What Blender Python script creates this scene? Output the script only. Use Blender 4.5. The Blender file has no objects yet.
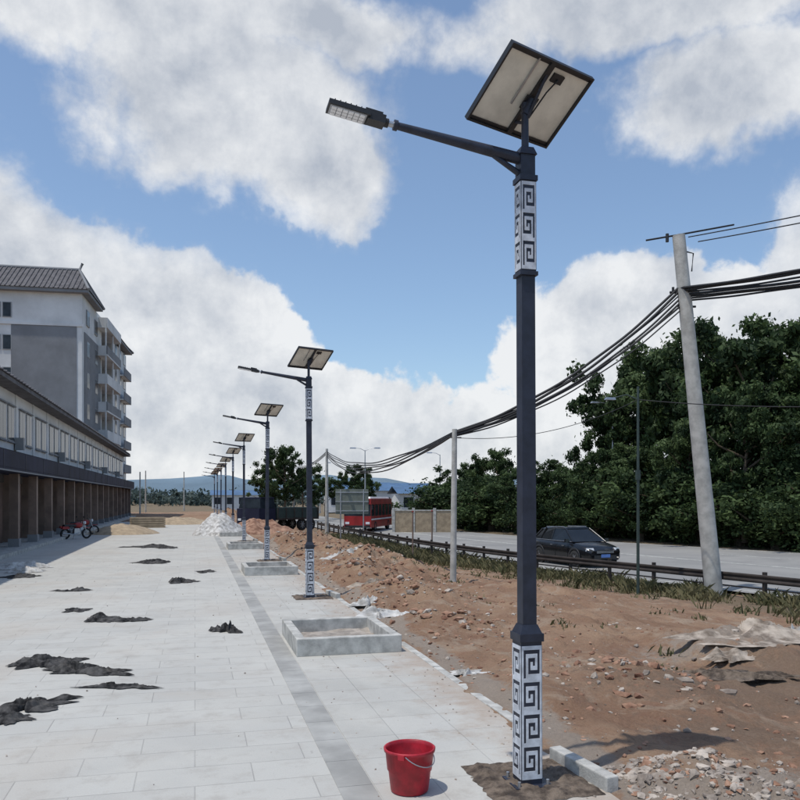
import bpy, math, random
import numpy as np
from mathutils import Vector, Matrix, noise
random.seed(7); rng=np.random.default_rng(7)
sc=bpy.context.scene
EYE=2.2; YAW=math.atan(205/800.)
SA,CA=math.sin(YAW),math.cos(YAW)
def at(k,d,z=0.0):
    """site survey: offset ratio k right of the sight line, distance d along it"""
    return Vector((d*(SA+k*CA), d*(CA-k*SA), z))
def gp(u,v,z=0.0):
    d=(EYE-z)*800/(v-498.); return at((u-400)/800.,d,z)
def lerp(a,b,t): return a+(b-a)*t
def sm(t):
    t=max(0.,min(1.,t)); return t*t*(3-2*t)
# ------------------------------------------------------------ materials
def nodes(m): 
    m.use_nodes=True; return m.node_tree.nodes,m.node_tree.links
def math_n(N,L,op,a,b=None,clamp=False):
    n=N.new('ShaderNodeMath'); n.operation=op; n.use_clamp=clamp
    for i,s in enumerate((a,b)):
        if s is None: continue
        if isinstance(s,(int,float)): n.inputs[i].default_value=s
        else: L.new(s,n.inputs[i])
    return n.outputs[0]
def mixc(N,L,f,a,b,bt='MIX'):
    n=N.new('ShaderNodeMixRGB'); n.blend_type=bt
    for i,s in enumerate((f,a,b)):
        if isinstance(s,(int,float)): n.inputs[i].default_value=s
        elif isinstance(s,tuple): n.inputs[i].default_value=(*s[:3],1)
        else: L.new(s,n.inputs[i])
    return n.outputs[0]
def noise_n(N,L,vec,scale,detail=5,rough=.55,dist=0):
    n=N.new('ShaderNodeTexNoise'); n.inputs['Scale'].default_value=scale
    n.inputs['Detail'].default_value=detail; n.inputs['Roughness'].default_value=rough
    n.inputs['Distortion'].default_value=dist
    L.new(vec,n.inputs['Vector']); return n
def ramp(N,L,f,a,b):
    n=N.new('ShaderNodeMapRange'); n.interpolation_type='SMOOTHSTEP'
    n.inputs[1].default_value=a; n.inputs[2].default_value=b
    L.new(f,n.inputs[0]); return n.outputs[0]
def mat(name,col,rough=.7,metal=0,ns=3.,amt=.2,bump=0.,bs=None,spec=None,col2=None):
    m=bpy.data.materials.new(name); N,L=nodes(m); b=N['Principled BSDF']
    b.inputs['Roughness'].default_value=rough; b.inputs['Metallic'].default_value=metal
    if spec is not None: b.inputs['Specular IOR Level'].default_value=spec
    tc=N.new('ShaderNodeTexCoord')
    n=noise_n(N,L,tc.outputs['Object'],ns,4,.6)
    f=ramp(N,L,n.outputs[0],.3,.7)
    lo=tuple(c*(1-amt) for c in col); hi=tuple(min(1,c*(1+amt)) for c in (col2 or col))
    L.new(mixc(N,L,f,lo,hi),b.inputs['Base Color'])
    if bump:
        n2=noise_n(N,L,tc.outputs['Object'],bs or ns*6,3,.6)
        bp=N.new('ShaderNodeBump'); bp.inputs['Distance'].default_value=bump
        L.new(n2.outputs[0],bp.inputs['Height']); L.new(bp.outputs[0],b.inputs['Normal'])
    return m
M={}
M['navy']=mat('pole_paint',(.018,.022,.038),.5,.0,8,.3)
M['fret']=mat('fret_white',(.54,.56,.60),.55,0,14,.2)
M['black']=mat('black_plastic',(.02,.02,.022),.5,0,5,.2)
M['backsheet']=mat('panel_backsheet',(.66,.64,.57),.6,0,4,.14)
M['cells']=mat('solar_cells',(.01,.015,.04),.15,0,4,.2)
M['alu']=mat('aluminium',(.45,.46,.48),.4,.8,6,.1)
M['led']=mat('led_lens',(.8,.82,.85),.2,0,20,.1)
M['ledgrey']=mat('led_plate',(.35,.36,.38),.4,.2,20,.1)
M['kerb']=mat('kerb_stone',(.42,.41,.38),.85,0,5,.28,.004,60)
M['conc']=mat('pole_concrete',(.42,.41,.38),.85,0,3,.22,.004,30)
M['plaster']=mat('white_plaster',(.66,.66,.65),.85,0,.35,.13,.004,20)
M['plasterg']=mat('grey_plaster',(.21,.215,.225),.85,0,.4,.14,.004,20)
M['glass']=mat('window_glass',(.025,.032,.04),.2,0,1,.4,spec=.25)
M['carglass']=mat('car_glass',(.012,.014,.016),.12,0,1,.3,spec=.35)
M['frame']=mat('window_frame',(.30,.30,.30),.6,0,3,.1)
M['rooftile']=mat('roof_tile',(.12,.115,.12),.8,0,2,.25,spec=.2)
M['fascia']=mat('canopy_metal',(.020,.022,.042),.7,0,.7,.25,spec=.15)
M['brownwall']=mat('brown_tile_wall',(.20,.14,.11),.7,0,1.2,.25)
M['shutter']=mat('roller_shutter',(.13,.08,.065),.55,.1,1,.3)
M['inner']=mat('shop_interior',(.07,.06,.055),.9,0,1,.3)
M['red']=mat('red_plastic',(.36,.010,.022),.45,0,9,.3)
M['redpaint']=mat('red_paint',(.30,.02,.02),.45,0,1,.25)
M['rubber']=mat('rubber',(.02,.02,.02),.85,0,5,.2)
M['carpaint']=mat('black_car_paint',(.008,.009,.011),.22,0,2,.2)
M['headl']=mat('headlight',(.7,.72,.75),.1,0,9,.1)
M['blueroof']=mat('blue_roof',(.07,.14,.25),.5,0,.5,.2)
M['greenp']=mat('green_paint',(.03,.05,.045),.5,0,4,.2)
M['rail']=mat('rail_paint',(.045,.035,.03),.7,.1,2,.35)
M['signback']=mat('sign_back',(.16,.18,.15),.6,0,1.5,.2)
M['plate']=mat('plate',(.1,.2,.5),.5,0,3,.1)
M['bark']=mat('bark',(.10,.075,.05),.9,0,2,.3,.02,10)
M['cloth']=mat('dark_cloth',(.022,.022,.024),1.,0,9,.4,.004,90,col2=(.075,.072,.070),spec=.1)
M['clothw']=mat('pale_sheet',(.36,.34,.31),.85,0,5,.3,.006,40,col2=(.48,.47,.45))
M['clothb']=mat('tan_sheet',(.20,.15,.11),.9,0,4,.4,.006,40,col2=(.33,.28,.23))
M['sand']=mat('sand',(.36,.28,.19),.95,0,3,.2,.02,25)
M['soil']=mat('pit_soil',(.075,.052,.038),.95,0,9,.45,.02,40,col2=(.13,.1,.075))
M['cement']=mat('cement_dirt',(.33,.29,.25),.95,0,5,.3,.02,30)
M['cable']=mat('cable',(.012,.012,.014),.6,0,3,.1)
M['paint']=mat('road_paint',(.5,.5,.46),.7,0,4,.35)
M['rockr']=mat('brick_rubble',(.22,.10,.06),.95,0,3,.35,.01,30,col2=(.30,.18,.12))
M['rockp']=mat('stone_rubble',(.25,.20,.165),.95,0,3,.35,.01,30,col2=(.38,.33,.28))
M['strip']=mat('dark_tile_strip',(.335,.33,.31),.85,0,1.2,.24,.002,60)
# foliage
def leafmat(name,dark,light):
    m=bpy.data.materials.new(name); N,L=nodes(m); b=N['Principled BSDF']
    a=N.new('ShaderNodeAttribute'); a.attribute_name='tone'
    c=mixc(N,L,a.outputs['Fac'],dark,light); L.new(c,b.inputs['Base Color'])
    b.inputs['Roughness'].default_value=.65; b.inputs['Specular IOR Level'].default_value=.2
    t=N.new('ShaderNodeBsdfTranslucent'); L.new(c,t.inputs['Color'])
    mx=N.new('ShaderNodeMixShader'); mx.inputs[0].default_value=.25
    L.new(b.outputs[0],mx.inputs[1]); L.new(t.outputs[0],mx.inputs[2])
    L.new(mx.outputs[0],N['Material Output'].inputs['Surface']); return m
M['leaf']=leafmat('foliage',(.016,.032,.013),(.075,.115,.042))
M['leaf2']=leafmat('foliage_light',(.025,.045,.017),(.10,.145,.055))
M['leafd']=leafmat('foliage_hazed',(.05,.075,.07),(.12,.15,.13))  # leaf greens shifted blue-grey, distance haze baked into the colour
M['weed']=leafmat('weeds',(.05,.06,.025),(.22,.19,.10))
# paving
def paving(name,bw,rh,offs,c1,c2):
    m=bpy.data.materials.new(name); N,L=nodes(m); b=N['Principled BSDF']
    tc=N.new('ShaderNodeTexCoord'); o=tc.outputs['Object']
    br=N.new('ShaderNodeTexBrick'); L.new(o,br.inputs['Vector']); br.offset=offs
    br.inputs['Scale'].default_value=1; br.inputs['Brick Width'].default_value=bw; br.inputs['Row Height'].default_value=rh
    br.inputs['Mortar Size'].default_value=.0042; br.inputs['Mortar Smooth'].default_value=.3
    br.inputs['Color1'].default_value=(*c1,1); br.inputs['Color2'].default_value=(*c2,1)
    br.inputs['Mortar'].default_value=(.29,.28,.26,1)
    n=noise_n(N,L,o,.55,5,.6,.4); f=ramp(N,L,n.outputs[0],.38,.66)
    c=mixc(N,L,math_n(N,L,'MULTIPLY',f,.75),br.outputs['Color'],(.50,.485,.44))
    n3=noise_n(N,L,o,2.6,7,.7); f3=ramp(N,L,n3.outputs[0],.48,.72)
    c=mixc(N,L,math_n(N,L,'MULTIPLY',f3,.6),c,(.31,.28,.245))
    n5=noise_n(N,L,o,.28,4,.65,.8); f5=ramp(N,L,n5.outputs[0],.50,.66)
    c=mixc(N,L,math_n(N,L,'MULTIPLY',f5,.4),c,(.40,.34,.28))
    sx=N.new('ShaderNodeSeparateXYZ'); L.new(o,sx.inputs[0])
    edge=ramp(N,L,math_n(N,L,'ADD',sx.outputs[0],math_n(N,L,'MULTIPLY',n3.outputs[0],2.2)),3.3,4.3)
    c=mixc(N,L,math_n(N,L,'MULTIPLY',edge,.75),c,(.33,.235,.165))
    # mortar splashes and scuffs
    n8=noise_n(N,L,o,7.,5,.75,1.2); c=mixc(N,L,math_n(N,L,'MULTIPLY',ramp(N,L,n8.outputs[0],.62,.72),.45),c,(.22,.20,.18))
    n4=noise_n(N,L,o,70,2,.6); c=mixc(N,L,.22,c,mixc(N,L,n4.outputs[0],(.25,.25,.23),(.6,.59,.55)))
    L.new(c,b.inputs['Base Color']); b.inputs['Roughness'].default_value=.85
    bp=N.new('ShaderNodeBump'); bp.inputs['Distance'].default_value=.004
    L.new(math_n(N,L,'SUBTRACT',math_n(N,L,'MULTIPLY',n4.outputs[0],.4),br.outputs['Fac']),bp.inputs['Height'])
    L.new(bp.outputs[0],b.inputs['Normal']); return m
M['paving']=paving('paving',.9,.45,.5,(.41,.40,.37),(.465,.455,.42))
M['paving2']=paving('paving_square',.6,.6,.0,(.37,.36,.33),(.44,.43,.40))
def roadm():
    m=bpy.data.materials.new('road_surface'); N,L=nodes(m); b=N['Principled BSDF']
    tc=N.new('ShaderNodeTexCoord'); o=tc.outputs['Object']
    n=noise_n(N,L,o,.25,6,.6,.5); c=mixc(N,L,ramp(N,L,n.outputs[0],.35,.65),(.21,.205,.195),(.29,.28,.26))
    n2=noise_n(N,L,o,25,3,.6); c=mixc(N,L,.2,c,mixc(N,L,n2.outputs[0],(.1,.1,.1),(.4,.4,.4)))
    L.new(c,b.inputs['Base Color']); b.inputs['Roughness'].default_value=.85; return m
M['road']=roadm()
def dirtm():
    m=bpy.data.materials.new('dirt'); N,L=nodes(m); b=N['Principled BSDF']
    tc=N.new('ShaderNodeTexCoord'); o=tc.outputs['Object']
    at_=N.new('ShaderNodeAttribute'); at_.attribute_name='zone'; sp=N.new('ShaderNodeSeparateColor'); L.new(at_.outputs['Color'],sp.inputs[0])
    n=noise_n(N,L,o,.5,6,.62,.6); c=mixc(N,L,ramp(N,L,n.outputs[0],.35,.65),(.205,.105,.060),(.34,.215,.135))
    n2=noise_n(N,L,o,2.3,6,.7); c=mixc(N,L,math_n(N,L,'MULTIPLY',ramp(N,L,n2.outputs[0],.48,.7),.7),c,(.175,.07,.042))
    n6=noise_n(N,L,o,1.3,6,.7,1.); c=mixc(N,L,math_n(N,L,'MULTIPLY',ramp(N,L,n6.outputs[0],.50,.66),.7),c,(.38,.30,.225))
    n7=noise_n(N,L,o,5.,6,.75,.5); c=mixc(N,L,math_n(N,L,'MULTIPLY',ramp(N,L,n7.outputs[0],.52,.7),.5),c,(.10,.058,.038))
    n3=n6
    def zf(ch,lo=.35,hi=.65):
        s=math_n(N,L,'ADD',ch,math_n(N,L,'MULTIPLY',math_n(N,L,'SUBTRACT',n7.outputs[0],.5),1.1)); return ramp(N,L,s,lo,hi)
    c=mixc(N,L,zf(sp.outputs[0]),c,mixc(N,L,n2.outputs[0],(.22,.18,.145),(.37,.33,.29)))
    c=mixc(N,L,zf(sp.outputs[1]),c,mixc(N,L,n2.outputs[0],(.06,.06,.03),(.19,.15,.10)))
    c=mixc(N,L,math_n(N,L,'MULTIPLY',zf(sp.outputs[2]),.8),c,mixc(N,L,n2.outputs[0],(.075,.05,.035),(.18,.12,.085)))
    n4=noise_n(N,L,o,35,4,.7); c=mixc(N,L,.35,c,mixc(N,L,n4.outputs[0],(.06,.035,.02),(.5,.38,.28)))
    L.new(c,b.inputs['Base Color']); b.inputs['Roughness'].default_value=.95; b.inputs['Specular IOR Level'].default_value=.15
    bp=N.new('ShaderNodeBump'); bp.inputs['Distance'].default_value=.06
    n5=noise_n(N,L,o,9,7,.72); L.new(n5.outputs[0],bp.inputs['Height']); L.new(bp.outputs[0],b.inputs['Normal']); return m
M['dirt']=dirtm()
M['hill']=mat('hill_haze_blue',(.13,.19,.24),1,0,.004,.2)  # aerial haze painted into the hill colour as a blue tint
# ------------------------------------------------------------ mesh builder
class MB:
    def __init__(s): s.v=[];s.f=[];s.m=[];s.sm=[];s.mats=[]
    def mi(s,k):
        if k not in s.mats: s.mats.append(k)
        return s.mats.index(k)
    def add(s,vs,fs,k,smooth=False,X=None):
        o=len(s.v)
        if X is not None: vs=[X@Vector(p) for p in vs]
        s.v+= [tuple(p) for p in vs]; i=s.mi(k)
        for f in fs: s.f.append(tuple(o+j for j in f)); s.m.append(i); s.sm.append(smooth)
    def box(s,c,d,k,X=None,taper=1.):
        x,y,z=[q/2 for q in d]; t=taper
        vs=[(-x,-y,-z),(x,-y,-z),(x,y,-z),(-x,y,-z),(-x*t,-y*t,z),(x*t,-y*t,z),(x*t,y*t,z),(-x*t,y*t,z)]
        vs=[(a+c[0],b+c[1],e+c[2]) for a,b,e in vs]
        s.add(vs,[(0,3,2,1),(4,5,6,7),(0,1,5,4),(1,2,6,5),(2,3,7,6),(3,0,4,7)],k,False,X)
    def bx(s,x0,x1,y0,y1,z0,z1,k,X=None):
        s.box(((x0+x1)/2,(y0+y1)/2,(z0+z1)/2),(abs(x1-x0),abs(y1-y0),abs(z1-z0)),k,X)
    def tube(s,pts,rs,n,k,caps=True,smooth=True,X=None):
        pts=[Vector(p) for p in pts]
        if not isinstance(rs,(list,tuple)): rs=[rs]*len(pts)
        vs=[];fs=[]
        ref=None
        for i,p in enumerate(pts):
            t=(pts[min(i+1,len(pts)-1)]-pts[max(i-1,0)]).normalized()
            if ref is None: ref=Vector((0,0,1)) if abs(t.z)<.9 else Vector((1,0,0))
            a=t.cross(ref).normalized(); b=t.cross(a).normalized()
            for j in range(n):
                q=2*math.pi*j/n; vs.append(p+(a*math.cos(q)+b*math.sin(q))*rs[i])
        for i in range(len(pts)-1):
            for j in range(n):
                fs.append((i*n+j,i*n+(j+1)%n,(i+1)*n+(j+1)%n,(i+1)*n+j))
        s.add(vs,fs,k,smooth,X)
        if caps:
            s.add(vs[:n],[tuple(range(n))],k,False,X); s.add(vs[-n:],[tuple(reversed(range(n)))],k,False,X)
    def lathe(s,prof,n,k,X=None,smooth=True):
        vs=[];fs=[]
        for r,z in prof:
            for j in range(n): q=2*math.pi*j/n; vs.append((r*math.cos(q),r*math.sin(q),z))
        for i in range(len(prof)-1):
            for j in range(n): fs.append((i*n+j,i*n+(j+1)%n,(i+1)*n+(j+1)%n,(i+1)*n+j))
        s.add(vs,fs,k,smooth,X)
    def mesh(s,name):
        me=bpy.data.meshes.new(name); me.from_pydata(s.v,[],s.f)
        for k in s.mats: me.materials.append(M[k])
        me.polygons.foreach_set('material_index',s.m); me.polygons.foreach_set('use_smooth',s.sm)
        me.update(); return me
    def obj(s,name,loc=(0,0,0),rz=0,parent=None,bevel=0):
        o=bpy.data.objects.new(name,s.mesh(name)); sc.collection.objects.link(o)
        o.location=loc; o.rotation_euler=(0,0,rz)
        if parent: o.parent=parent
        if bevel:
            b=o.modifiers.new('b','BEVEL'); b.width=bevel; b.segments=2; b.limit_method='ANGLE'
        return o
def empty(name,loc=(0,0,0),rz=0):
    e=bpy.data.objects.new(name,None); e.location=loc; e.rotation_euler=(0,0,rz); sc.collection.objects.link(e); return e
# ------------------------------------------------------------ road geometry
NP=[(-60,30),(10,19.2),(19.6,17),(27.8,14.2),(38,12.4),(53.7,12),(80,11.5),(130,11),(500,6)]
FP=[(-60,68),(-5,46),(15,38),(35.6,31),(57.3,23.5),(80,20.5),(120,19.5),(500,15)]
def itp(P,y):
    return float(np.interp(y,[p[0] for p in P],[p[1] for p in P]))
def near(y): return sum(itp(NP,y+q) for q in (-6,-3,0,3,6))/5
def far(y): return sum(itp(FP,y+q) for q in (-8,-4,0,4,8))/5
# ------------------------------------------------------------ terrain
PAVX=3.0; PAVY=78.
def fb(x,y,s,o=5): return noise.fractal(Vector((x*s,y*s,3.1)),1.,2.,o)
HEAPS=[(4.6,17,1.6,.35),(4.3,21,1.5,.45),(5.6,25,2.2,.5),(4.6,29,1.8,.5),(6.5,32,2.4,.5),(4.2,13.4,1.1,.2),(4.,36,2,.5),(7,14,2.5,.16),(5.2,9,1.4,.12),(3.9,5.1,1.0,.22),(8.5,19,2.5,.2),(3.7,8.2,.6,.10),(6,42,3,.6),(2,92,8,1.2),(-4,98,7,1.0),(8.3,10.4,1.8,.3)]
def tz(x,y,ne,fe):
    t=(x-3.2)/(ne-1.4-3.2); ts=sm(t)
    base=-.78*ts
    if x>fe: base+=1.0*sm((x-fe-1)/25)
    b=0
    if 2<x<ne+.5 and -5<y<90:
        fade=1-sm((t-.75)/.22)
        b=fb(x,y,.35)*.10+fb(x+9,y,1.3)*.055+abs(fb(x,y+40,3.5,4))*.05+abs(fb(x+30,y,8,3))*.018
        rx=x-(7.0+.8*math.sin(y*.13)); 
        for o_ in(-.8,.8): b-=.06*math.exp(-((rx-o_)/.18)**2)
        for hx,hy,hr,hh in HEAPS:
            q=math.hypot((x-hx),(y-hy)*.75)/hr
            if q<1: b+=hh*(1-q*q)**1.5*(1+.7*fb(x,y,1.8))
        b*=fade*sm((x-2.5)/1.2)*.9+.1
        b+=-.02
    w=max(sm((x-2.6)/.35),sm((y-PAVY-.5)/3.))
    if x<-7.5 and y<PAVY: w=0
    far_b=0
    if y>80 and x<ne: far_b=.25*fb(x,y,.08)*sm((y-80)/20)*(1-sm((t-.6)/.3))
    return -.3*(1-w)+(base+b+far_b)*w
def axis(segs):
    out=[]
    for a,b,n in segs: out+=list(np.linspace(a,b,n,endpoint=False))
    out.append(segs[-1][1]); return np.array(out)
xs=axis([(-3000,-200,8),(-200,-20,10),(-20,2,22),(2,3.6,24),(3.6,12,120),(12,18,30),(18,45,27),(45,200,20),(200,3000,10)])
ys=axis([(-200,-4,10),(-4,3,8),(3,14,150),(14,36,170),(36,60,80),(60,110,50),(110,400,30),(400,4000,14)])
V=np.zeros((len(ys)*len(xs),3)); Z=np.zeros((len(ys)*len(xs),4)); i=0
for y in ys:
    ne,fe=near(y),far(y)
    for x in xs:
        V[i]=(x,y,tz(x,y,ne,fe))
        t=(x-3)/(ne-3)
        pale=0; grn=0; dk=0
        if x>2:
            d=math.hypot((x-4.1)/1.4,(y-4.9)/1.0); pale=max(pale,1.1-d*.75)
            pale=max(pale,.9-abs(x-(3.3+.25*fb(y,1,.5)))*2.2) if y<40 else pale
            d=math.hypot((x-8.6)/2.2,(y-10.6)/.8); pale=max(pale,.95-d*.5)
            grn=max(0,1-abs(t-.9)*5)*.9
            if x>ne+1: grn=1.2
            if t>.45 and t<1: dk=.5*sm((t-.45)/.3)
            d=math.hypot((x-7.5)/3.,(y-8.4)/1.5); dk=max(dk,.95-d*.5)
            d=math.hypot((x-5.2)/1.3,(y-6.6)/.8); dk=max(dk,.75-d*.4)
        if y>120: grn=max(grn,.7)
        Z[i]=(max(0,pale),min(1.5,grn),dk,1); i+=1
nx=len(xs); ny=len(ys)
idx=np.arange(nx*ny).reshape(ny,nx)
F=np.stack([idx[:-1,:-1],idx[:-1,1:],idx[1:,1:],idx[1:,:-1]],-1).reshape(-1,4)
me=bpy.data.meshes.new('ground'); me.from_pydata(V.tolist(),[],F.tolist()); me.materials.append(M['dirt'])
ca=me.color_attributes.new('zone','FLOAT_COLOR','POINT'); ca.data.foreach_set('color',Z.ravel())
me.polygons.foreach_set('use_smooth',[True]*len(me.polygons)); me.update()
g=bpy.data.objects.new('ground',me); sc.collection.objects.link(g)
def gz(x,y): return tz(x,y,near(y),far(y))
# road
b=MB(); yy=list(np.arange(-60,400,3.)); vs=[];fs=[]
for y in yy: vs+= [(near(y),y,-.70),(far(y),y,-.70)]
for i in range(len(yy)-1): fs.append((2*i,2*i+1,2*i+3,2*i+2))
b.add(vs,fs,'road'); b.obj('road')
b=MB()
def rline(frac,w,y0,y1,off=0):
    ys_=np.arange(y0,y1+.01,1.5); v=[];f=[]
    for y in ys_:
        x=lerp(near(y),far(y),frac)+off; v+=[(x-w/2,y,-.696),(x+w/2,y,-.696)]
    for i in range(len(ys_)-1): f.append((2*i,2*i+1,2*i+3,2*i+2))
    b.add(v,f,'paint')
rline(0,.10,-50,200,.5); rline(1,.10,-50,200,-.5); rline(.5,.12,-50,200,-.12); rline(.5,.12,-50,200,.12)
for y in range(-40,160,12):
    rline(.27,.12,y,y+4.5); rline(.74,.12,y,y+4.5)
b.obj('road_marking')
# pavement slab
b=MB(); b.bx(-8.2,PAVX,-4,PAVY,-.3,0,'paving'); b.bx(1.33,PAVX-.012,-3.9,PAVY-.1,.0005,.004,'paving2'); b.obj('pavement')
b=MB()
y=-3.
while y<76:
    b.bx(1.05,1.32,y,y+.594,.0,.005,'strip'); y+=.6
b.obj('pavement_tile_strip')
b=MB(); y=-2.
while y<76:
    if not(5.0<y+.5<6.4):
        b.bx(PAVX-.004+random.uniform(-.01,.01),PAVX+.11,y,y+.98,-.25,.012+random.uniform(-.012,.01),'kerb')
    y+=1.
b.obj('pavement_kerb',bevel=.008)
# ------------------------------------------------------------ planter boxes
def planter(y,name='planter_box',x0=1.36,x1=2.86,L=1.9,h=.25,z=0):
    b=MB(); t=.13
    b.bx(x0,x1,y,y+t,z,z+h,'kerb'); b.bx(x0,x1,y+L-t,y+L,z,z+h,'kerb')
    b.bx(x0,x0+t,y+t+.004,y+L-t-.004,z,z+h-.003,'kerb'); b.bx(x1-t,x1,y+t+.004,y+L-t-.004,z,z+h-.003,'kerb')
    o=b.obj(name,bevel=.012)
    n=14; v=[];f=[]
    for j in range(n+1):
        for i in range(n+1):
            X=lerp(x0+t,x1-t,i/n); Y=lerp(y+t,y+L-t,j/n); v.append((X,Y,z+.07+.05*fb(X,Y,3)))
    for j in range(n):
        for i in range(n): f.append((j*(n+1)+i,j*(n+1)+i+1,(j+1)*(n+1)+i+1,(j+1)*(n+1)+i))
    b2=MB(); b2.add(v,f,'cement',True); b2.obj('fill_soil',parent=o)
for q in range(6): planter(11.05+11.85*q)
# ------------------------------------------------------------ street lamps
FRET=["#########","#.......#","#.#####.#","#.#...#.#","#.#.#.#.#","#.#.###.#","#.#.....#","#.#######"]
def fret(b,w,z0,z1,units):
    rows=units*8+1; ch=(z1-z0)/rows; cw=w/9
    for fc in range(4):
        X=Matrix.Rotation(fc*math.pi/2,4,'Z')
        for r in range(rows):
            row=FRET[r%8]; z=z1-(r+.5)*ch; i=0
            if (r//8)%2: row=row[::-1]
            while i<9:
                if row[i]=='#':
                    j=i
                    while j<9 and row[j]=='#': j+=1
                    xa=-w/2+i*cw; xb=-w/2+j*cw
                    if j==9: xb-=.004
                    if i==0: xa+=.004
                    b.box(((xa+xb)/2,-w/2-.0015,z),(xb-xa,.006,ch),'fret',X); i=j
                else: i+=1
b=MB()
b.bx(-.15,.15,-.15,.15,.0,.02,'navy')
for sx in(-.115,.115):
    for sy in(-.115,.115): b.tube([(sx,sy,.02),(sx,sy,.06)],.013,6,'alu')
b.bx(-.084,.084,-.084,.084,.02,1.1,'navy'); fret(b,.168,.06,1.07,4)
b.box((0,0,1.13),(.195,.195,.06),'navy'); b.box((0,0,1.19),(.18,.18,.07),'navy',taper=.68)
b.box((0,0,(1.225+3.88)/2),(.112,.112,3.88-1.225),'navy',taper=.97)
b.box((0,0,3.895),(.145,.145,.03),'navy')
b.bx(-.061,.061,-.061,.061,3.91,4.60,'navy'); fret(b,.122,3.925,4.59,3)
b.box((0,0,4.62),(.145,.145,.04),'navy'); b.box((0,0,4.72),(.115,.115,.16),'navy'); b.box((0,0,4.83),(.14,.14,.06),'navy',taper=.7)
b.tube([(0,0,4.85),(0,0,5.21)],.028,10,'navy')
sl=math.radians(8.5)
dx,dz=-math.cos(sl),math.sin(sl)
def ap(L): return (dx*L,0,4.775+dz*L)
b.tube([ap(0),ap(.35),ap(1.02)],[.045,.040,.027],12,'navy')
b.tube([(0,0,4.64),(dx*.26,0,4.775+dz*.26-.03)],[.026,.018],8,'navy')
b.tube([ap(1.02),ap(1.05)],.038,12,'navy'); b.tube([ap(1.04),ap(1.16)],.022,10,'alu'); b.tube([ap(1.09),ap(1.12)],.032,12,'black')
X=Matrix.Translation(Vector(ap(1.13)))@Matrix.Rotation(math.pi,4,'Z')@Matrix.Rotation(-sl*1.2,4,'Y')
b.box((.055,0,.0),(.13,.11,.060),'black',X); b.box((.08,0,.036),(.13,.09,.026),'black',X)
b.box((.26,0,.0),(.31,.165,.034),'black',X)
for q in range(7): b.box((.14+q*.039,0,.024),(.007,.14,.014),'black',X)
b.box((.265,0,-.0195),(.27,.14,.006),'ledgrey',X)
for i in range(6):
    for j in range(3): b.box((.16+i*.042,-.045+j*.045,-.025),(.035,.036,.009),'led',X)
# solar panel
Wv=Vector((.927,.375,0)).normalized(); nS=Vector((-.307,.76,-.574)).normalized(); Nv=Wv.cross(nS).normalized(); nS=Nv.cross(Wv)
X=Matrix.Translation((.045,0,5.255))@Matrix((( Wv.x,nS.x,Nv.x,0),(Wv.y,nS.y,Nv.y,0),(Wv.z,nS.z,Nv.z,0),(0,0,0,1)))
w,h=.87,.62
b.box((0,0,0.012),(w-.02,h-.02,.006),'backsheet',X); b.box((0,0,.019),(w-.02,h-.02,.006),'cells',X)
for sx in(-1,1): b.box((sx*(w/2-.008),0,.004),(.016,h,.042),'black',X)
for sy in(-1,1): b.box((0,sy*(h/2-.008),.004),(w-.034,.016,.040),'black',X)
for sy in(-1,1): b.box((0,sy*(h/2-.030),.004),(w-.04,.022,.008),'black',X)
b.box((0,0,-.005),(.045,h-.03,.024),'black',X)
b.box((0,.03,-.020),(.12,.11,.014),'black',X); 
b.box((-.14,-.1,-.005),(.012,h*.6,.012),'alu',X)
b.box((.12,-.20,.0),(.11,.065,.02),'black',X)
b.tube([X@Vector((.12,-.2,-.015)),X@Vector((.06,-.1,-.05)),(0.03,0,5.1)],.006,6,'cable',X=None)
b.tube([(0,0,5.12),X@Vector((0,0,-.03))],.04,10,'navy')
b.tube([(0,0,5.06),X@Vector((0,-.2,-.01))],.012,8,'navy'); b.tube([(0,0,5.06),X@Vector((0,.2,-.01))],.012,8,'navy')
lm=b.mesh('street_lamp')
for q in range(9):
    o=bpy.data.objects.new('street_lamp',lm); sc.collection.objects.link(o)
    o.location=(2.47-.02*q,5.70+11.85*q-(1.2 if q==2 else 0),.012); o.rotation_euler=(random.uniform(-.006,.006),random.uniform(-.006,.006),random.uniform(-.03,.03) if q else 0)
# soil pits beneath lamps
for q in range(5):
    n=26; v=[];f=[]; cy=5.75+11.85*q-(1.2 if q==2 else 0)
    for j in range(n+1):
        for i in range(n+1):
            X_=lerp(2.10,2.94,i/n)+.03*fb(j*.3,i*.1+q,1); Y=lerp(cy-.40,cy+.46,j/n)+.03*fb(i*.3,j*.1+q,1)
            e=min(i,n-i,j,n-j)/3.; v.append((X_,Y,.008+min(1,e)*(.012+.045*abs(fb(X_,Y,6)))))
    for j in range(n):
        for i in range(n): f.append((j*(n+1)+i,j*(n+1)+i+1,(j+1)*(n+1)+i+1,(j+1)*(n+1)+i))
    b=MB(); b.add(v,f,'soil',True); b.obj('tree_pit_soil')
    b=MB(); X=Matrix.Translation((2.98,cy+.05,.0))@Matrix.Rotation(.12,4,'Z')
    b.box((0,0,.05),(.11,.8,.13),'kerb',X); b.obj('kerb_stone',bevel=.01)
# ------------------------------------------------------------ bucket
b=MB(); n=36
b.lathe([(.0,.004),(.135,.004),(.142,.012),(.160,.16),(.168,.165),(.182,.30),(.192,.302),(.195,.325),(.188,.330),(.180,.325),(.176,.30),(.137,.02),(0,.016)],n,'red')
hp=[]
for i in range(17):
    a=math.pi*i/16; hp.append((.192*math.cos(a),-.05-.13*math.sin(a)*1.0,.31-.10*math.sin(a)))
b.tube(hp,.004,6,'alu')
for s_ in(-1,1): b.box((s_*.196,-.02,.305),(.02,.05,.035),'red')
b.obj('bucket',(1.56,5.80,.005),.9)
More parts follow.
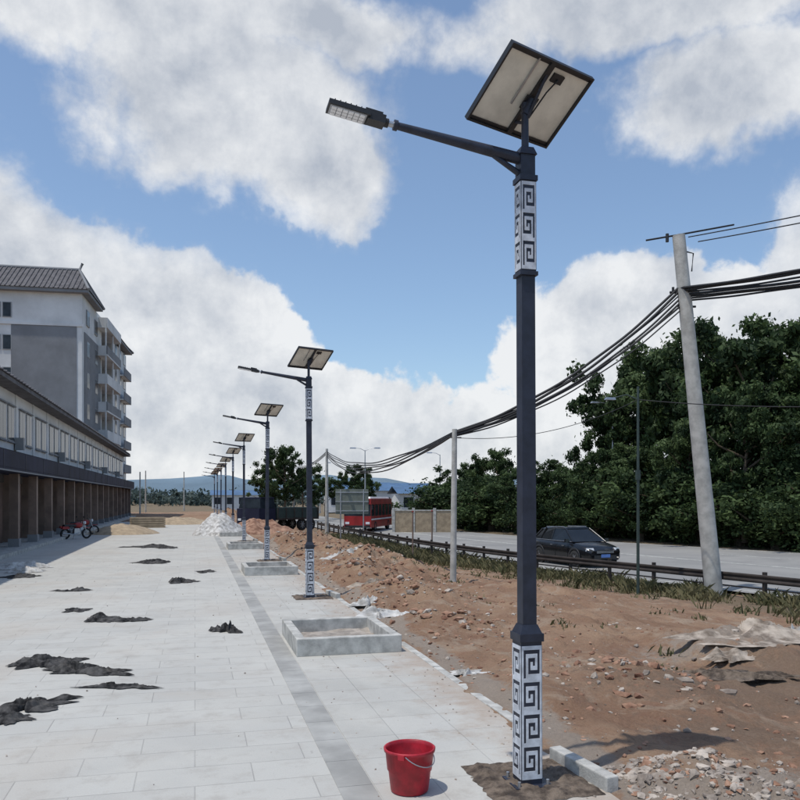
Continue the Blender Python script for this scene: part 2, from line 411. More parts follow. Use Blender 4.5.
# ------------------------------------------------------------ crumpled cloths
def crumple(name,c,lx,ly,rot,h,k,seed,lobes=.35):
    R,S=34,120; v=[];f=[]; of=Vector((seed*7.3,seed*3.1,seed))
    v.append((0,0,h*.3)); m_=math.sqrt(lx*ly); q_=.62/m_
    for r in range(1,R+1):
        for s_ in range(S):
            a=2*math.pi*s_/S; t=r/R
            bd=1+lobes*(noise.fractal(Vector((math.cos(a)*1.4,math.sin(a)*1.4,0))+of,1,2,5)*1.7+.22*noise.noise(Vector((math.cos(a)*6,math.sin(a)*6,seed))))
            bd=max(.25,bd)
            x=math.cos(a)*t*bd*lx/2; y=math.sin(a)*t*bd*ly/2
            nv=noise.noise_vector(Vector((x,y,0))*4*q_+of)*.12*m_
            X_=x+nv.x; Y_=y+nv.y
            wx=noise.noise(Vector((x*2.2*q_,y*2.2*q_,seed+9)))*1.3
            rg=max(0,1-abs(noise.noise(Vector((x*2.2*q_+wx,y*6.5*q_+wx*1.3,seed))))*3.0)
            rg2=max(0,1-abs(noise.noise(Vector((x*6*q_-y*3*q_+wx*2,y*8*q_+x*3*q_,seed+5))))*3.)
            lump=.55+1.0*noise.noise(Vector((x*1.8*q_,y*1.8*q_,seed+20)))
            z=h*max(.12,lump)*(.15+.75*rg**1.3+.28*rg2)*(1-t**2.2)+.009
            v.append((X_,Y_,max(.006,z)))
    for s_ in range(S): f.append((0,1+s_,1+(s_+1)%S))
    for r in range(R-1):
        for s_ in range(S):
            f.append((1+r*S+s_,1+(r+1)*S+s_,1+(r+1)*S+(s_+1)%S,1+r*S+(s_+1)%S))
    b=MB(); b.add(v,f,k,True); return b.obj(name,c,rot)
CL=[(48,664,.75,.45,.2,.20),(84,672,1.0,.34,-.40,.17),(124,688,.8,.14,-.30,.08),(28,708,.75,.40,.45,.18),(6,721,.5,.3,.2,.12),
    (74,611,.60,.40,.2,.10),(104,620,.65,.5,-.2,.18),(132,621,.6,.25,.3,.10),(224,631,.40,.5,.9,.20),(74,591,.75,.3,.1,.08),
    (182,582,.62,.8,.3,.16),(150,563,1.1,.9,0,.16),(150,547,1.6,1.3,0,.2),(168,548,.8,1.,0,.15),(20,577,1.2,.6,0,.15),(205,572,.5,.7,0,.08)]
for i,(u,v_,lx,ly,r,h) in enumerate(CL):
    p=gp(u,v_); p.z=.002; crumple('discarded_cloth',p,lx,ly,r,h,'cloth',i+1,.6)
for i,(u,v_,lx,ly) in enumerate([(12,568,1.9,1.2),(25,572,1.0,.8)]):
    p=gp(u,v_); p.z=.002; crumple('plastic_sheet',p,lx,ly,.2,.25,'clothw',i+40)
for i,(x,y,lx,ly,r,h,k) in enumerate([(3.35,9.6,.5,.3,.3,.12,'clothw'),(3.3,14.6,.9,.7,.3,.3,'clothw'),(3.5,16.2,.8,.5,.3,.25,'clothw'),
        (8.3,10.5,2.6,1.1,.1,.3,'clothb'),(6.6,9.0,2.0,.5,-.3,.15,'soil'),(9.4,11.2,2.0,.8,.3,.3,'clothw'),(7.4,9.8,1.4,.5,.2,.2,'clothb'),(9.9,9.6,2.4,.5,.1,.2,'clothb'),(4.3,19,1.3,1.,.3,.4,'clothb'),
        (5,27,1.6,1.2,.3,.5,'clothw'),(10.5,13.6,2.4,.5,.2,.2,'clothb'),(4.3,4.9,.9,.35,.4,.12,'clothb')]):
    crumple('plastic_sheet' if k.startswith('cloth') else 'soil_clod',(x,y,gz(x,y)-.01),lx,ly,r,h,k,i+60,.55)
# ------------------------------------------------------------ rubble
def rocks(name,pts,k,seed):
    random.seed(seed); b=MB()
    ico=[(0,0,1)]+[(.894*math.cos(a*1.2566),.894*math.sin(a*1.2566),.447) for a in range(5)]+[(.894*math.cos(a*1.2566+.628),.894*math.sin(a*1.2566+.628),-.447) for a in range(5)]+[(0,0,-1)]
    fs=[(0,1+i,1+(i+1)%5) for i in range(5)]+[(1+i,6+i,1+(i+1)%5) for i in range(5)]+[(1+(i+1)%5,6+i,6+(i+1)%5) for i in range(5)]+[(11,6+(i+1)%5,6+i) for i in range(5)]
    for x,y,r in pts:
        q=[random.uniform(.55,1.25) for _ in range(12)]; sx,sy,sz=random.uniform(.7,1.5),random.uniform(.6,1.1),random.uniform(.4,.8)
        X=Matrix.Translation((x,y,gz(x,y)+r*.08))@Matrix.Rotation(random.uniform(0,6.3),4,'Z')@Matrix.Rotation(random.uniform(-.4,.4),4,'X')
        b.add([(a[0]*q[i]*r*sx,a[1]*q[i]*r*sy,a[2]*q[i]*r*sz) for i,a in enumerate(ico)],fs,k,False,X)
    b.obj(name)
pts=[];pts2=[]
for _ in range(1700):
    hx,hy,hr,hh=random.choice(HEAPS[:7]+HEAPS[12:13]+HEAPS[8:9]); a=random.uniform(0,6.3); q=abs(random.gauss(0,.6))*hr
    x,y=hx+q*math.cos(a),hy+q*math.sin(a)*1.3
    if x<3.15 or x>near(y)-1: continue
    (pts if random.random()<.7 else pts2).append((x,y,random.choice([.02,.02,.03,.04,.05,.075])*random.uniform(.6,1.2)*(1+y/60)))
for _ in range(3600):
    y=random.uniform(4.3,36); x=3.15+abs(random.gauss(0,2.8))
    if x>near(y)-.5: continue
    (pts if random.random()<.6 else pts2).append((x,y,random.choice([.006,.008,.012,.018,.03])*random.uniform(.6,1.3)*(1+y/30)))
for _ in range(1500):
    x=3.15+abs(random.gauss(0,.75)); y=random.uniform(4.2,5.9); (pts2 if random.random()<.8 else pts).append((x,y,random.choice([.006,.01,.015,.03,.045])*random.uniform(.6,1.3)))
rocks('brick_rubble',pts,'rockr',3); rocks('stone_rubble',pts2,'rockp',4)
b=MB()
random.seed(12)
for _ in range(700):
    x=random.choice([random.uniform(1.4,3.0),2.95-abs(random.gauss(0,.3)),random.uniform(-7,3)]); y=random.uniform(4,30) ; r=random.uniform(.003,.012)
    X=Matrix.Translation((x,y,.005+r*.35))@Matrix.Rotation(random.uniform(0,6),4,'Z'); b.box((0,0,0),(r*2.2,r*1.5,r),'rockp',X,taper=.6)
b.obj('gravel')
# sand heap, tarp pile
def heap(name,c,rx,ry,h,k,seed,am=.2):
    R,S=24,56; v=[(0,0,h)];f=[]
    for r in range(1,R+1):
        for s_ in range(S):
            a=2*math.pi*s_/S; t=r/R; rr=1+am*noise.noise(Vector((math.cos(a)*1.5,math.sin(a)*1.5,seed)))
            x=math.cos(a)*t*rx*rr;y=math.sin(a)*t*ry*rr
            z=h*(1-t**1.6)**.9*(1+am*noise.fractal(Vector((x*1.2,y*1.2,seed)),1,2,4))
            v.append((x,y,max(0,z)-.02*(t>.99)))
    for s_ in range(S): f.append((0,1+s_,1+(s_+1)%S))
    for r in range(R-1):
        for s_ in range(S): f.append((1+r*S+s_,1+(r+1)*S+s_,1+(r+1)*S+(s_+1)%S,1+r*S+(s_+1)%S))
    b=MB(); b.add(v,f,k,True); return b.obj(name,c)
heap('sand_heap',(-4.2,52,.0),2.2,2.,.6,'sand',1)
heap('covered_material_pile',(1.3,49.5,0),1.7,2.2,1.2,'clothw',5,.4)
heap('earth_pile',(3.9,52,-.1),2.8,2.5,.9,'rockr',8,.4)
heap('sand_heap',(-1.5,70,.0),3,2.,.6,'sand',11)
# ------------------------------------------------------------ guardrail
b=MB()
ys_=list(np.arange(4,75,2.)); P=[Vector((near(y)-.55,y,-.72)) for y in ys_]
for i,p in enumerate(P):
    b.box((p.x,p.y,p.z+.36),(.10,.10,.78),'rail')
prof=[(0,.42),(.03,.46),(.0,.52),(-.02,.545),(.0,.57),(.03,.63),(0,.67)]
for i in range(len(P)-1):
    v=[];f=[]
    for p in (P[i],P[i+1]):
        for a,z in prof: v.append((p.x-.07-a,p.y,p.z+z))
    n=len(prof)
    for j in range(n-1): f.append((j,n+j,n+j+1,j+1))
    b.add(v,f,'rail',True)
    b.tube([P[i]+Vector((0,0,.25)),P[i+1]+Vector((0,0,.25))],.025,6,'rail')
b.obj('guardrail')
# weeds
def tufts(name,pts,k,hh,seed):
    r=np.random.default_rng(seed); v=[];f=[];tone=[]
    for x,y,z in pts:
        t0=r.random(); hs=.4+1.1*r.random()**2
        for _ in range(12):
            a=r.random()*6.28; l=hh*hs*(.4+r.random()); w=.008+.02*r.random(); ox,oy=r.normal(0,.12,2); lean=l*r.uniform(.3,1.1)
            bx_,by_=x+ox,y+oy; i=len(v)
            v+=[(bx_-w*math.sin(a),by_+w*math.cos(a),z-.02),(bx_+w*math.sin(a),by_-w*math.cos(a),z-.02),(bx_+lean*.5*math.cos(a)+w*.8*math.sin(a),by_+lean*.5*math.sin(a)-w*.8*math.cos(a),z+l*.65),(bx_+lean*math.cos(a),by_+lean*math.sin(a),z+l*.9)]
            f.append((i,i+1,i+2,i+3)); tone+=[min(1,max(0,t0*.7+r.random()*.3))]*4
    me=bpy.data.meshes.new(name); me.from_pydata(v,[],f); me.materials.append(M[k])
    at_=me.attributes.new('tone','FLOAT','POINT'); at_.data.foreach_set('value',tone)
    o=bpy.data.objects.new(name,me); sc.collection.objects.link(o)
tp=[]
random.seed(5)
for _ in range(4200):
    y=random.uniform(8,60); x=near(y)-abs(random.gauss(0,1.5))-.1
    if fb(x,y,.5)<-.05+random.uniform(-.1,.1): continue
    tp.append((x,y,gz(x,y)))
tufts('weeds',tp,'weed',.26,1)
tp=[]
for _ in range(500):
    y=random.uniform(9,40); x=random.uniform(6,near(y)-2)
    if fb(x+3,y,.35)<.10: continue
    tp.append((x,y,gz(x,y)))
tufts('weeds',tp,'weed',.10,2)
# ------------------------------------------------------------ trees
def leafcloud(centers,rad,per,size,seed,tones):
    r=np.random.default_rng(seed); C=np.repeat(np.array(centers),per,0); Rr=np.repeat(np.array(rad),per)
    n=len(C); d=r.normal(size=(n,3)); d/=np.linalg.norm(d,axis=1)[:,None]
    q=np.where(r.random(n)<.25,np.abs(r.normal(0,.75,n)),r.random(n)**.5); P=C+d*(Rr*q)[:,None]*np.array([1,1,.72])
    nrm=d+r.normal(size=(n,3))*.8; nrm/=np.linalg.norm(nrm,axis=1)[:,None]
    t=np.cross(nrm,r.normal(size=(n,3))); t/=np.linalg.norm(t,axis=1)[:,None]; bt=np.cross(nrm,t)
    s=size*(.5+r.random(n))[:,None]
    V=np.stack([P-t*s,P+bt*s*.5,P+t*s,P-bt*s*.5],1).reshape(-1,3)
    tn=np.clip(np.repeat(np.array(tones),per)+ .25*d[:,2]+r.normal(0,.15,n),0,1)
    return V,np.repeat(tn,4)
def tree_mesh(name,seed,leafk='leaf',H=10.,cw=4.,per=230,size=.15,trunk_frac=.3,ncl=90):
    random.seed(seed); b=MB()
    top=H*.72
    pts=[(0,0,-.3)]; 
    for i in range(1,6): pts.append((random.uniform(-.25,.25)*i*.3,random.uniform(-.25,.25)*i*.3,top*i/5))
    b.tube(pts,[.26,.22,.19,.15,.1,.05],8,'bark')
    centers=[];rad=[];tones=[]
    nl=12
    for i in range(nl):
        z0=H*trunk_frac+ (top-H*trunk_frac)*i/nl; a=i*2.4+random.uniform(-.4,.4)
        ln=cw*(.55+.5*math.sin(math.pi*(i+1.5)/(nl+2)))*random.uniform(.65,1.25)
        e=Vector((math.cos(a)*ln,math.sin(a)*ln,z0+ln*random.uniform(.3,.75)))
        m=Vector((math.cos(a)*ln*.5,math.sin(a)*ln*.5,z0+ln*.2))
        b.tube([(0,0,z0),m,e],[.09,.06,.02],6,'bark')
        tl_=random.uniform(.1,.75)
        for _ in range(ncl//nl):
            t=random.uniform(.45,1.15); p=Vector((0,0,z0)).lerp(e,t)+Vector((random.gauss(0,.65),random.gauss(0,.65),random.gauss(.1,.5)))
            centers.append(tuple(p)); rad.append(random.uniform(.35,.95)); tones.append(min(.9,max(0,tl_+random.gauss(0,.15))))
    for _ in range(ncl//6):
        centers.append((random.gauss(0,cw*.25),random.gauss(0,cw*.25),random.uniform(H*.72,H*.97))); rad.append(random.uniform(.35,.8)); tones.append(random.uniform(.3,.9))
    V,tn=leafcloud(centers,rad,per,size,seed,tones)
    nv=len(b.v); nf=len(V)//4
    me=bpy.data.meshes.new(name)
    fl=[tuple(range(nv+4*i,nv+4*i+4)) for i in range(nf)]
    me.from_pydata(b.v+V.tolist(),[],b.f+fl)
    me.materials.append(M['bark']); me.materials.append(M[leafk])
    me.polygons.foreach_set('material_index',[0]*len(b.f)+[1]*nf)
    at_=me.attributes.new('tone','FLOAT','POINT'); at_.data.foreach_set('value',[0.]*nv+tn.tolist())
    me.update(); return me
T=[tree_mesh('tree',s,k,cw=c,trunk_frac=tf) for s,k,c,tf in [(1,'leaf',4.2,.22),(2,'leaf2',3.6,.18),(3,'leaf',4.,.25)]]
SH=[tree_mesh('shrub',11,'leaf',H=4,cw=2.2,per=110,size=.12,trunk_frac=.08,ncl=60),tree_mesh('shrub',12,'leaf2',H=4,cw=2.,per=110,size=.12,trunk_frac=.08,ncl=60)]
def put(me,u,topv,d,name,base=-.2,wide=1.,H=10.):
    k=(u-400)/800.; p=at(k,d,base); h=EYE+(498-topv)/800*d-base; s=h/(H*.98)
    o=bpy.data.objects.new(name,me); sc.collection.objects.link(o); o.location=p; o.scale=(s*wide,s*wide,s); o.rotation_euler=(0,0,random.uniform(0,6.3))
random.seed(21)
for i,(u,tv,d,w) in enumerate([(765,322,52,.9),(815,318,56,.95),(716,330,58,.85),(850,340,50,1),(672,345,62,.8),(640,350,66,.7),(745,385,48,.8),(690,420,52,.8),(800,392,47,.9),
      (618,400,68,.7),(585,466,62,1.1),(556,462,68,1.2),(520,470,66,1.0),(497,450,74,.8),(470,462,80,1.1),(448,484,85,1.2),(640,445,58,1.),(900,330,48,1),(285,447,92,.75),(268,462,96,.8),(303,468,100,.9),(352,466,105,.8),(366,474,110,.8),(325,476,110,.9),(600,452,60,.9)]):
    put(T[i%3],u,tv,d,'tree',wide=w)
for i in range(46):
    u=430+i*10.5+random.uniform(-6,6); tv=498+random.uniform(-18,6)-(10 if u>600 else 0)
    k=(u-400)/800.
    d=44
    while at(k,d).x<far(at(k,d).y)+2.5 and d<120: d+=1
    put(SH[i%2],u,tv,d+random.uniform(0,4),'shrub',base=-.7,wide=random.uniform(.9,1.5),H=4.)
# distant tree line as one object
cs=[];rd=[];tn=[]
random.seed(31)
for _ in range(520):
    a=random.uniform(-.62,.42); d=random.uniform(200,330); 
    p=at(a,d); hh=random.uniform(.3,3.6)
    cs.append((p.x,p.y,hh)); rd.append(random.uniform(1.5,3.2)); tn.append(random.uniform(.1,.7))
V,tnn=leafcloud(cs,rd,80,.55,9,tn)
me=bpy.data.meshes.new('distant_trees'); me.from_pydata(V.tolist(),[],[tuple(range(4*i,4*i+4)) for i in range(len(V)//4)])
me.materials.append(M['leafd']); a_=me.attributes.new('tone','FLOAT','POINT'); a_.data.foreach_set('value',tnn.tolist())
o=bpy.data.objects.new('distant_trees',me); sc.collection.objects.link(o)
# hills
b=MB(); v=[];f=[]; n=160
for i in range(n+1):
    a=-1.4+2.8*i/n; d=1500
    x,y=d*math.sin(a+YAW),d*math.cos(a+YAW)
    h=26+26*noise.fractal(Vector((a*6,0,2)),1,2,5)+10*math.sin(a*4+2.2)
    h=max(4,h)
    v+=[(x*.85,y*.85,-2),(x*.93,y*.93,h*.6),(x,y,h),(x*1.2,y*1.2,-2)]
for i in range(n):
    for j in range(3): f.append((4*i+j,4*i+j+1,4*i+j+5,4*i+j+4))
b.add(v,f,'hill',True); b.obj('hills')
# ------------------------------------------------------------ low shop building
B=empty('shop_building',(-8,20,0)); L_=77.
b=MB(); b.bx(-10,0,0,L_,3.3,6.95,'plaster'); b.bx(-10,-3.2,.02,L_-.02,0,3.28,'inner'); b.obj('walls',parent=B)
b=MB(); b.bx(-10,1.35,-.3,L_+.3,0.004,.16,'kerb'); b.obj('step',parent=B)
b=MB()
b.bx(0.01,1.2,-.2,L_+.2,3.22,3.36,'fascia'); b.bx(1.1,1.2,-.2,L_+.2,3.37,4.02,'fascia')
b.add([(1.21,-.2,4.03),(1.21,L_+.2,4.03),(.005,L_+.2,4.25),(.005,-.2,4.25)],[(0,1,2,3)],'fascia'); b.add([(1.21,-.2,4.03),(.005,-.2,4.25),(.005,-.2,3.37),(1.21,-.2,3.37)],[(0,1,2,3)],'fascia')
b.bx(1.201,1.225,-.2,L_+.2,3.22,3.28,'plasterg')
for i in range(int(L_/4)+1): b.bx(1.201,1.212,i*4.,i*4.+.03,3.3,4.0,'black')
b.obj('canopy',parent=B)
b=MB(); bay=4.; nb=int(L_/bay)
for i in range(nb+1):
    y=i*bay+.3
    b.bx(.5,.85,y,y+.35,.16,3.21,'brownwall'); b.bx(-3.1,-.02,y+.1,y+.3,.16,3.27,'brownwall')
    b.bx(.46,.89,y-.04,y+.39,.161,.5,'plasterg')
b.obj('columns',parent=B)
b=MB()
for i in range(nb):
    y=i*bay+.75
    if i%5!=2: 
        b.bx(-.55,-.5,y,y+3.1,(.16 if i%3 else 1.6),2.9,'shutter')
        for q in range(12): 
            z=.3+q*.22
            if i%3 or z>1.65: b.bx(-.5,-.485,y+.01,y+3.09,z,z+.03,'shutter')
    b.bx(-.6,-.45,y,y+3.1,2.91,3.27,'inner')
b.obj('shutters',parent=B)
b=MB()
for i in range(nb):
    y=i*bay
    for q,(a,wd) in enumerate([(.75,1.25),(2.35,1.25)]):
        b.bx(.002,.04,y+a,y+a+wd,4.75,6.3,'frame'); b.bx(.04,.046,y+a+.05,y+a+wd/2-.02,4.80,6.25,'glass'); b.bx(.04,.046,y+a+wd/2+.02,y+a+wd-.05,4.80,6.25,'glass')
        b.bx(.002,.10,y+a-.08,y+a+wd+.08,4.67,4.74,'plasterg')
        b.bx(.002,.12,y+a-.08,y+a+wd+.08,6.32,6.38,'plasterg')
    b.bx(.002,.05,y-.06,y+.16,4.3,6.94,'plaster')
    if i%3==1:
        b.bx(.05,.42,y+3.65,y+3.95,4.4,4.95,'frame')
b.obj('windows',parent=B)
b=MB(); b.bx(-10.4,.75,-.5,L_+.5,6.96,7.14,'rooftile')
b.add([(.80,-.55,7.15),(.80,L_+.55,7.15),(-4,L_+.55,8.1),(-4,-.55,8.1),(-10.4,L_+.55,7.15),(-10.4,-.55,7.15)],[(0,1,2,3),(3,2,4,5),(0,3,5),(1,4,2)],'rooftile')
for i in range(int(L_/.6)):
    b.tube([(.82,i*.6,7.19),(-4,i*.6,8.14)],.06,5,'rooftile')
b.obj('roof',parent=B)
# ------------------------------------------------------------ tall apartment block
A=at(-.3975,80); A.z=0; ang=-math.atan2(1.75,28.4)
B=empty('apartment_building',A,ang)
Hh=22.6
b=MB(); b.bx(-26,0,0,11,0,Hh,'plaster'); b.bx(-26,-1.5,11,18,0,Hh-.8,'plasterg'); b.bx(-26,0.1,18,29,0,Hh-1.2,'plaster'); b.obj('walls',parent=B)
b=MB(); b.bx(-6.6,-.5,-.06,-.002,4,19.3,'plasterg'); b.bx(-13,-9.4,-.06,-.002,4,16.2,'plasterg'); b.bx(-22,-15,-.06,-.002,4,19.3,'plasterg')
b.bx(-26.2,.2,-.12,0.003,19.32,19.6,'plaster'); b.bx(.002,.08,1,10,3,19,'plasterg'); b.obj('render_panels',parent=B)
b=MB()
for fl in range(6):
    z=3.+fl*3.2
    for x in (-8.4,-7.4,-14.3,-24): 
        b.bx(x,x+.85,-.07,-.003,z+1,z+2.5,'frame'); b.bx(x+.07,x+.78,-.08,-.07,z+1.07,z+2.43,'glass')
    for y in (2,6.5,19.5,23,26.5):
        o_=.12 if y>18 else .09
        b.bx(.003,o_+.02,y,y+1.5,z+.9,z+2.5,'frame'); b.bx(o_+.02,o_+.03,y+.07,y+1.43,z+.97,z+2.43,'glass')
b.obj('windows',parent=B)
b=MB()
for fl in range(7):
    z=2.4+fl*3.1
    b.bx(-1.4,1.1,8.2,17.9,z,z+.16,'plaster'); b.bx(.98,1.1,8.2,17.9,z+.17,z+1.1,'plasterg' if fl%2 else 'plaster')
    b.bx(.1,.97,8.2,8.33,z+.17,z+1.1,'plaster'); b.bx(-1.45,-1.4,11.8,16,z+.2,z+2.5,'glass')
    if fl<6: b.bx(.12,.7,23,28.8,z,z+.14,'plaster'); b.bx(.7,.8,22.9,28.9,z,z+1.05,'plasterg')
for y in (8.3,13,17.8): b.bx(.85,.97,y-.12,y+.12,2.4,Hh-1,'plaster')
b.obj('balconies',parent=B)
def hip(b,x0,x1,y0,y1,z,h,ov=.7):
    b.bx(x0-ov,x1+ov,y0-ov,y1+ov,z,z+.3,'plasterg')
    x0-=ov+.1;x1+=ov+.1;y0-=ov+.1;y1+=ov+.1; z+=.31; r=(y1-y0)/2
    v=[(x0,y0,z),(x1,y0,z),(x1,y1,z),(x0,y1,z),(x0+r*.4,(y0+y1)/2,z+h),(x1-r*.4,(y0+y1)/2,z+h)]; f=[(0,1,5,4),(1,2,5),(2,3,4,5),(3,0,4)]
    b.add(v,f,'rooftile')
    n=int((x1-x0)/.45)
    for i in range(n+1):
        x=lerp(x0+.2,x1-.2,i/n)
        tt=1.
        if x>x1-r*.4: tt=(x1-x)/(r*.4)
        if x<x0+r*.4: tt=(x-x0)/(r*.4)
        b.tube([(x,y0,z+.03),(x,lerp(y0,(y0+y1)/2,tt),z+h*tt+.05)],.07,5,'rooftile')
    b.tube([v[4],v[5]],.2,6,'plasterg'); b.tube([v[1],v[5],(v[5][0]+.3,v[5][1],v[5][2]+.7)],.16,6,'plasterg'); b.tube([v[2],v[5]],.16,6,'plasterg')
b=MB(); hip(b,-26,0,0,7,Hh,3.); hip(b,-12,.1,19,29,Hh-.9,2.); b.bx(-10,-.3,8.5,18,Hh-.79,Hh+.3,'plaster'); b.obj('roof',parent=B)
# ------------------------------------------------------------ utility poles / cables
def lean_pole(name,p,topoff,h,r0,r1,k='conc',extra=None):
    b=MB(); n=8
    b.tube([Vector((0,0,-.4)).lerp(Vector((topoff[0],topoff[1],h)),i/n) for i in range(n+1)],[lerp(r0,r1,i/n) for i in range(n+1)],16,k)
    if extra: extra(b)
    return b.obj(name,p)
R3=Vector((CA,-SA,0)); F3=Vector((SA,CA,0))
pA=at(.394,24.5,-.66); tl=R3*-1.12
hA=10.9
def exA(b):
    c=Vector((tl.x,tl.y,hA))
    b.tube([c+R3*-1.0+Vector((0,0,-.15)),c+R3*0+Vector((0,0,.02)),c+R3*1.9+F3*.5+Vector((0,0,.5))],.028,6,'cable')
    b.tube([c+R3*-.35+Vector((0,0,-.2)),c+R3*-.35+Vector((0,0,.05))],.05,8,'black')
    b.tube([c+R3*.25+Vector((0,0,-.5)),c+R3*.45+Vector((0,0,-.55)),c+R3*.4+Vector((0,0,-1.1))],.022,6,'cable')
    q=Vector((tl.x*.84,tl.y*.84,hA*.84))
    b.tube([q+R3*-.45,q+R3*.45],.04,6,'cable')
    for s_ in(-.35,0,.35): b.tube([q+R3*s_+Vector((0,0,-.02)),q+R3*s_+Vector((0,0,.16))],.04,8,'black')
    q=Vector((tl.x*.8,tl.y*.8,hA*.8)); b.tube([q+R3*-.25,q+R3*.3],.035,6,'cable')
lean_pole('utility_pole',pA,(tl.x,tl.y),hA,.27,.19,extra=exA)
pC=gp(453,582,-.3); hC=4.55
lean_pole('utility_pole',pC,(0.05,0),hC,.10,.075,extra=lambda b:b.tube([Vector((.05,0,hC-.25))-R3*.2,Vector((.05,0,hC-.25))+R3*.2],.02,6,'cable'))
pD=at(-.0915,65,-.3); hD=6.5
lean_pole('utility_pole',pD,(0,0),hD,.16,.1)
pB=at(1.05,14,-.6); lean_pole('utility_pole',pB,(0,0),9.5,.2,.14)
pE=at(-.133,100,-.2); lean_pole('utility_pole',pE,(0,0),6.8,.16,.1)
def cable(b,p,q,sag,r,n=28,wob=0.):
    pts=[]; ph=random.uniform(0,6)
    for i in range(n+1):
        t=i/n; c=p.lerp(q,t); c.z-=4*sag*t*(1-t)
        c.z+=wob*math.sin(t*21+ph)*min(1,t*8,(1-t)*8)
        pts.append(c)
    b.tube(pts,r,5,'cable',caps=False)
b=MB(); random.seed(9)
tA=pA+Vector((tl.x*.84,tl.y*.84,0)); 
for i in range(7):
    za=8.62-.06*i; pa=tA+R3*(.07*i-.2); pa.z=za
    pb=Vector((pB.x,pB.y,8.0-.10*i)); pc=Vector((pC.x,pC.y,4.15-.02*i)); pd=Vector((pD.x,pD.y,6.0-.10*i)); pe=Vector((pE.x,pE.y,6.3-.12*i))
    cable(b,pa,pb,.2+.12*random.random(),random.choice([.03,.042,.055]),wob=.012)
    cable(b,pa,pc,.55+.14*random.random(),random.choice([.022,.032,.042]),wob=.015)
    if i<5: cable(b,pc,pd,.95+.08*i,.03,wob=.03); 
    if i<3: cable(b,pd,pe,.6,.03)
for i in range(2):
    pa=pA+tl+R3*(.3+.3*i); pa.z=pA.z+hA-.05-.14*i; pb=pB.copy(); pb.z=8.9-.12*i; pb+=R3*.4*i
    cable(b,pa,pb,.1,.018)
pG=at(.2975,24.4,0)
gt=Vector((pG.x,pG.y,5.2)); pb=pB.copy(); pb.z=4.3; cable(b,gt,pb,.35,.014)
cable(b,gt,Vector((pC.x,pC.y,4.0)),.4,.010)
b.obj('overhead_cable')
def exg(b):
    b.tube([(0,0,5.7),R3*-.35+Vector((0,0,5.85)),R3*-.75+Vector((0,0,5.75))],.022,6,'greenp'); X=Matrix.Translation(R3*-.85+Vector((0,0,5.73)))
    b.box((0,0,0),(.34,.14,.07),'alu',X,taper=.8); b.box((0,0,3.4),(.12,.1,.3),'greenp')
lean_pole('lamp_post',(pG.x,pG.y,-.5),(0,0),6.1,.05,.035,'greenp',exg)
def highway_lamp(k,d,h,arms=1,base=-.3):
    b=MB(); b.tube([(0,0,0),(0,0,h*.6),(0,0,h)],[.11,.08,.05],8,'alu'); b.tube([(0,0,0),(0,0,.4)],.16,8,'alu')
    for s_ in ([-1] if arms==1 else [-1,1]):
        e=R3*s_*1.1+Vector((0,0,h+.25)); b.tube([(0,0,h-.1),R3*s_*.5+Vector((0,0,h+.18)),e],[.04,.035,.03],6,'alu')
        X=Matrix.Translation(e+R3*s_*.3); b.box((0,0,0),(.75,.3,.12),'alu',X,taper=.8); b.box((0,0,-.065),(.6,.22,.02),'led',X)
    p=at(k,d,base); b.obj('highway_lamp',p)
highway_lamp(.266,64,9.9,1); highway_lamp(-.0437,92,8.,2); highway_lamp(.05,105,8.2,1); highway_lamp(-.10,130,8.,2)
for k,d,h in [(-.325,110,6.),(-.318,120,6.5),(-.27,140,7)]: lean_pole('utility_pole',at(k,d,-.2),(0,0),h,.12,.08)
# ------------------------------------------------------------ sign board, sheds
b=MB()
for s_ in(-.8,.8): b.tube([(s_,0,-.5),(s_,0,2.9)],.05,8,'alu')
b.box((0,0,2.25),(2.3,.05,1.75),'signback'); 
for z in (1.6,2.25,2.9): b.box((0,-.045,z),(2.3,.03,.06),'alu')
for s_ in(-.8,.8): b.box((s_,-.06,2.25),(.06,.04,1.7),'alu')
b.obj('traffic_sign',at(-.06,56,-.3),-YAW+.1)
for k,d,w,hh,c in [(.0,125,10,4.6,'blueroof'),(.03,112,7,3.9,'blueroof'),(-.205,170,10,3.9,'blueroof'),(-.05,150,12,5.2,'blueroof')]:
    b=MB(); b.bx(-w/2,w/2,0,7,-.5,hh*.72,'plaster')
    b.add([(-w/2-.4,-.5,hh*.72+.01),(w/2+.4,-.5,hh*.72+.01),(w/2+.4,3.5,hh),(-w/2-.4,3.5,hh),(w/2+.4,7.5,hh*.72),(-w/2-.4,7.5,hh*.72)],[(0,1,2,3),(3,2,4,5)],c)
    for i in range(int(w/2.5)): b.bx(-w/2+.6+i*2.5,-w/2+2+i*2.5,-.03,-.003,.9,2.3,'glass')
    b.obj('shed',at(k,d,0),-YAW+.2)
b=MB(); b.bx(-2.6,2.6,-.1,.1,-.5,1.3,'sand'); b.bx(-2.7,2.7,-.14,.14,1.303,1.4,'kerb')
for q in(-2.6,-.9,.9,2.6): b.bx(q-.12,q+.12,-.16,.16,-.5,1.55,'kerb')
b.obj('boundary_wall',at(.03,68,-.2),-YAW)
for k,d in ((.016,40),(.04,42)):
    b=MB(); b.tube([(0,0,-.3),(0,0,1.9)],.04,8,'brownwall'); b.tube([(0,0,1.9),(0,0,1.96)],.055,8,'redpaint'); b.obj('marker_post',at(k,d,-.4))
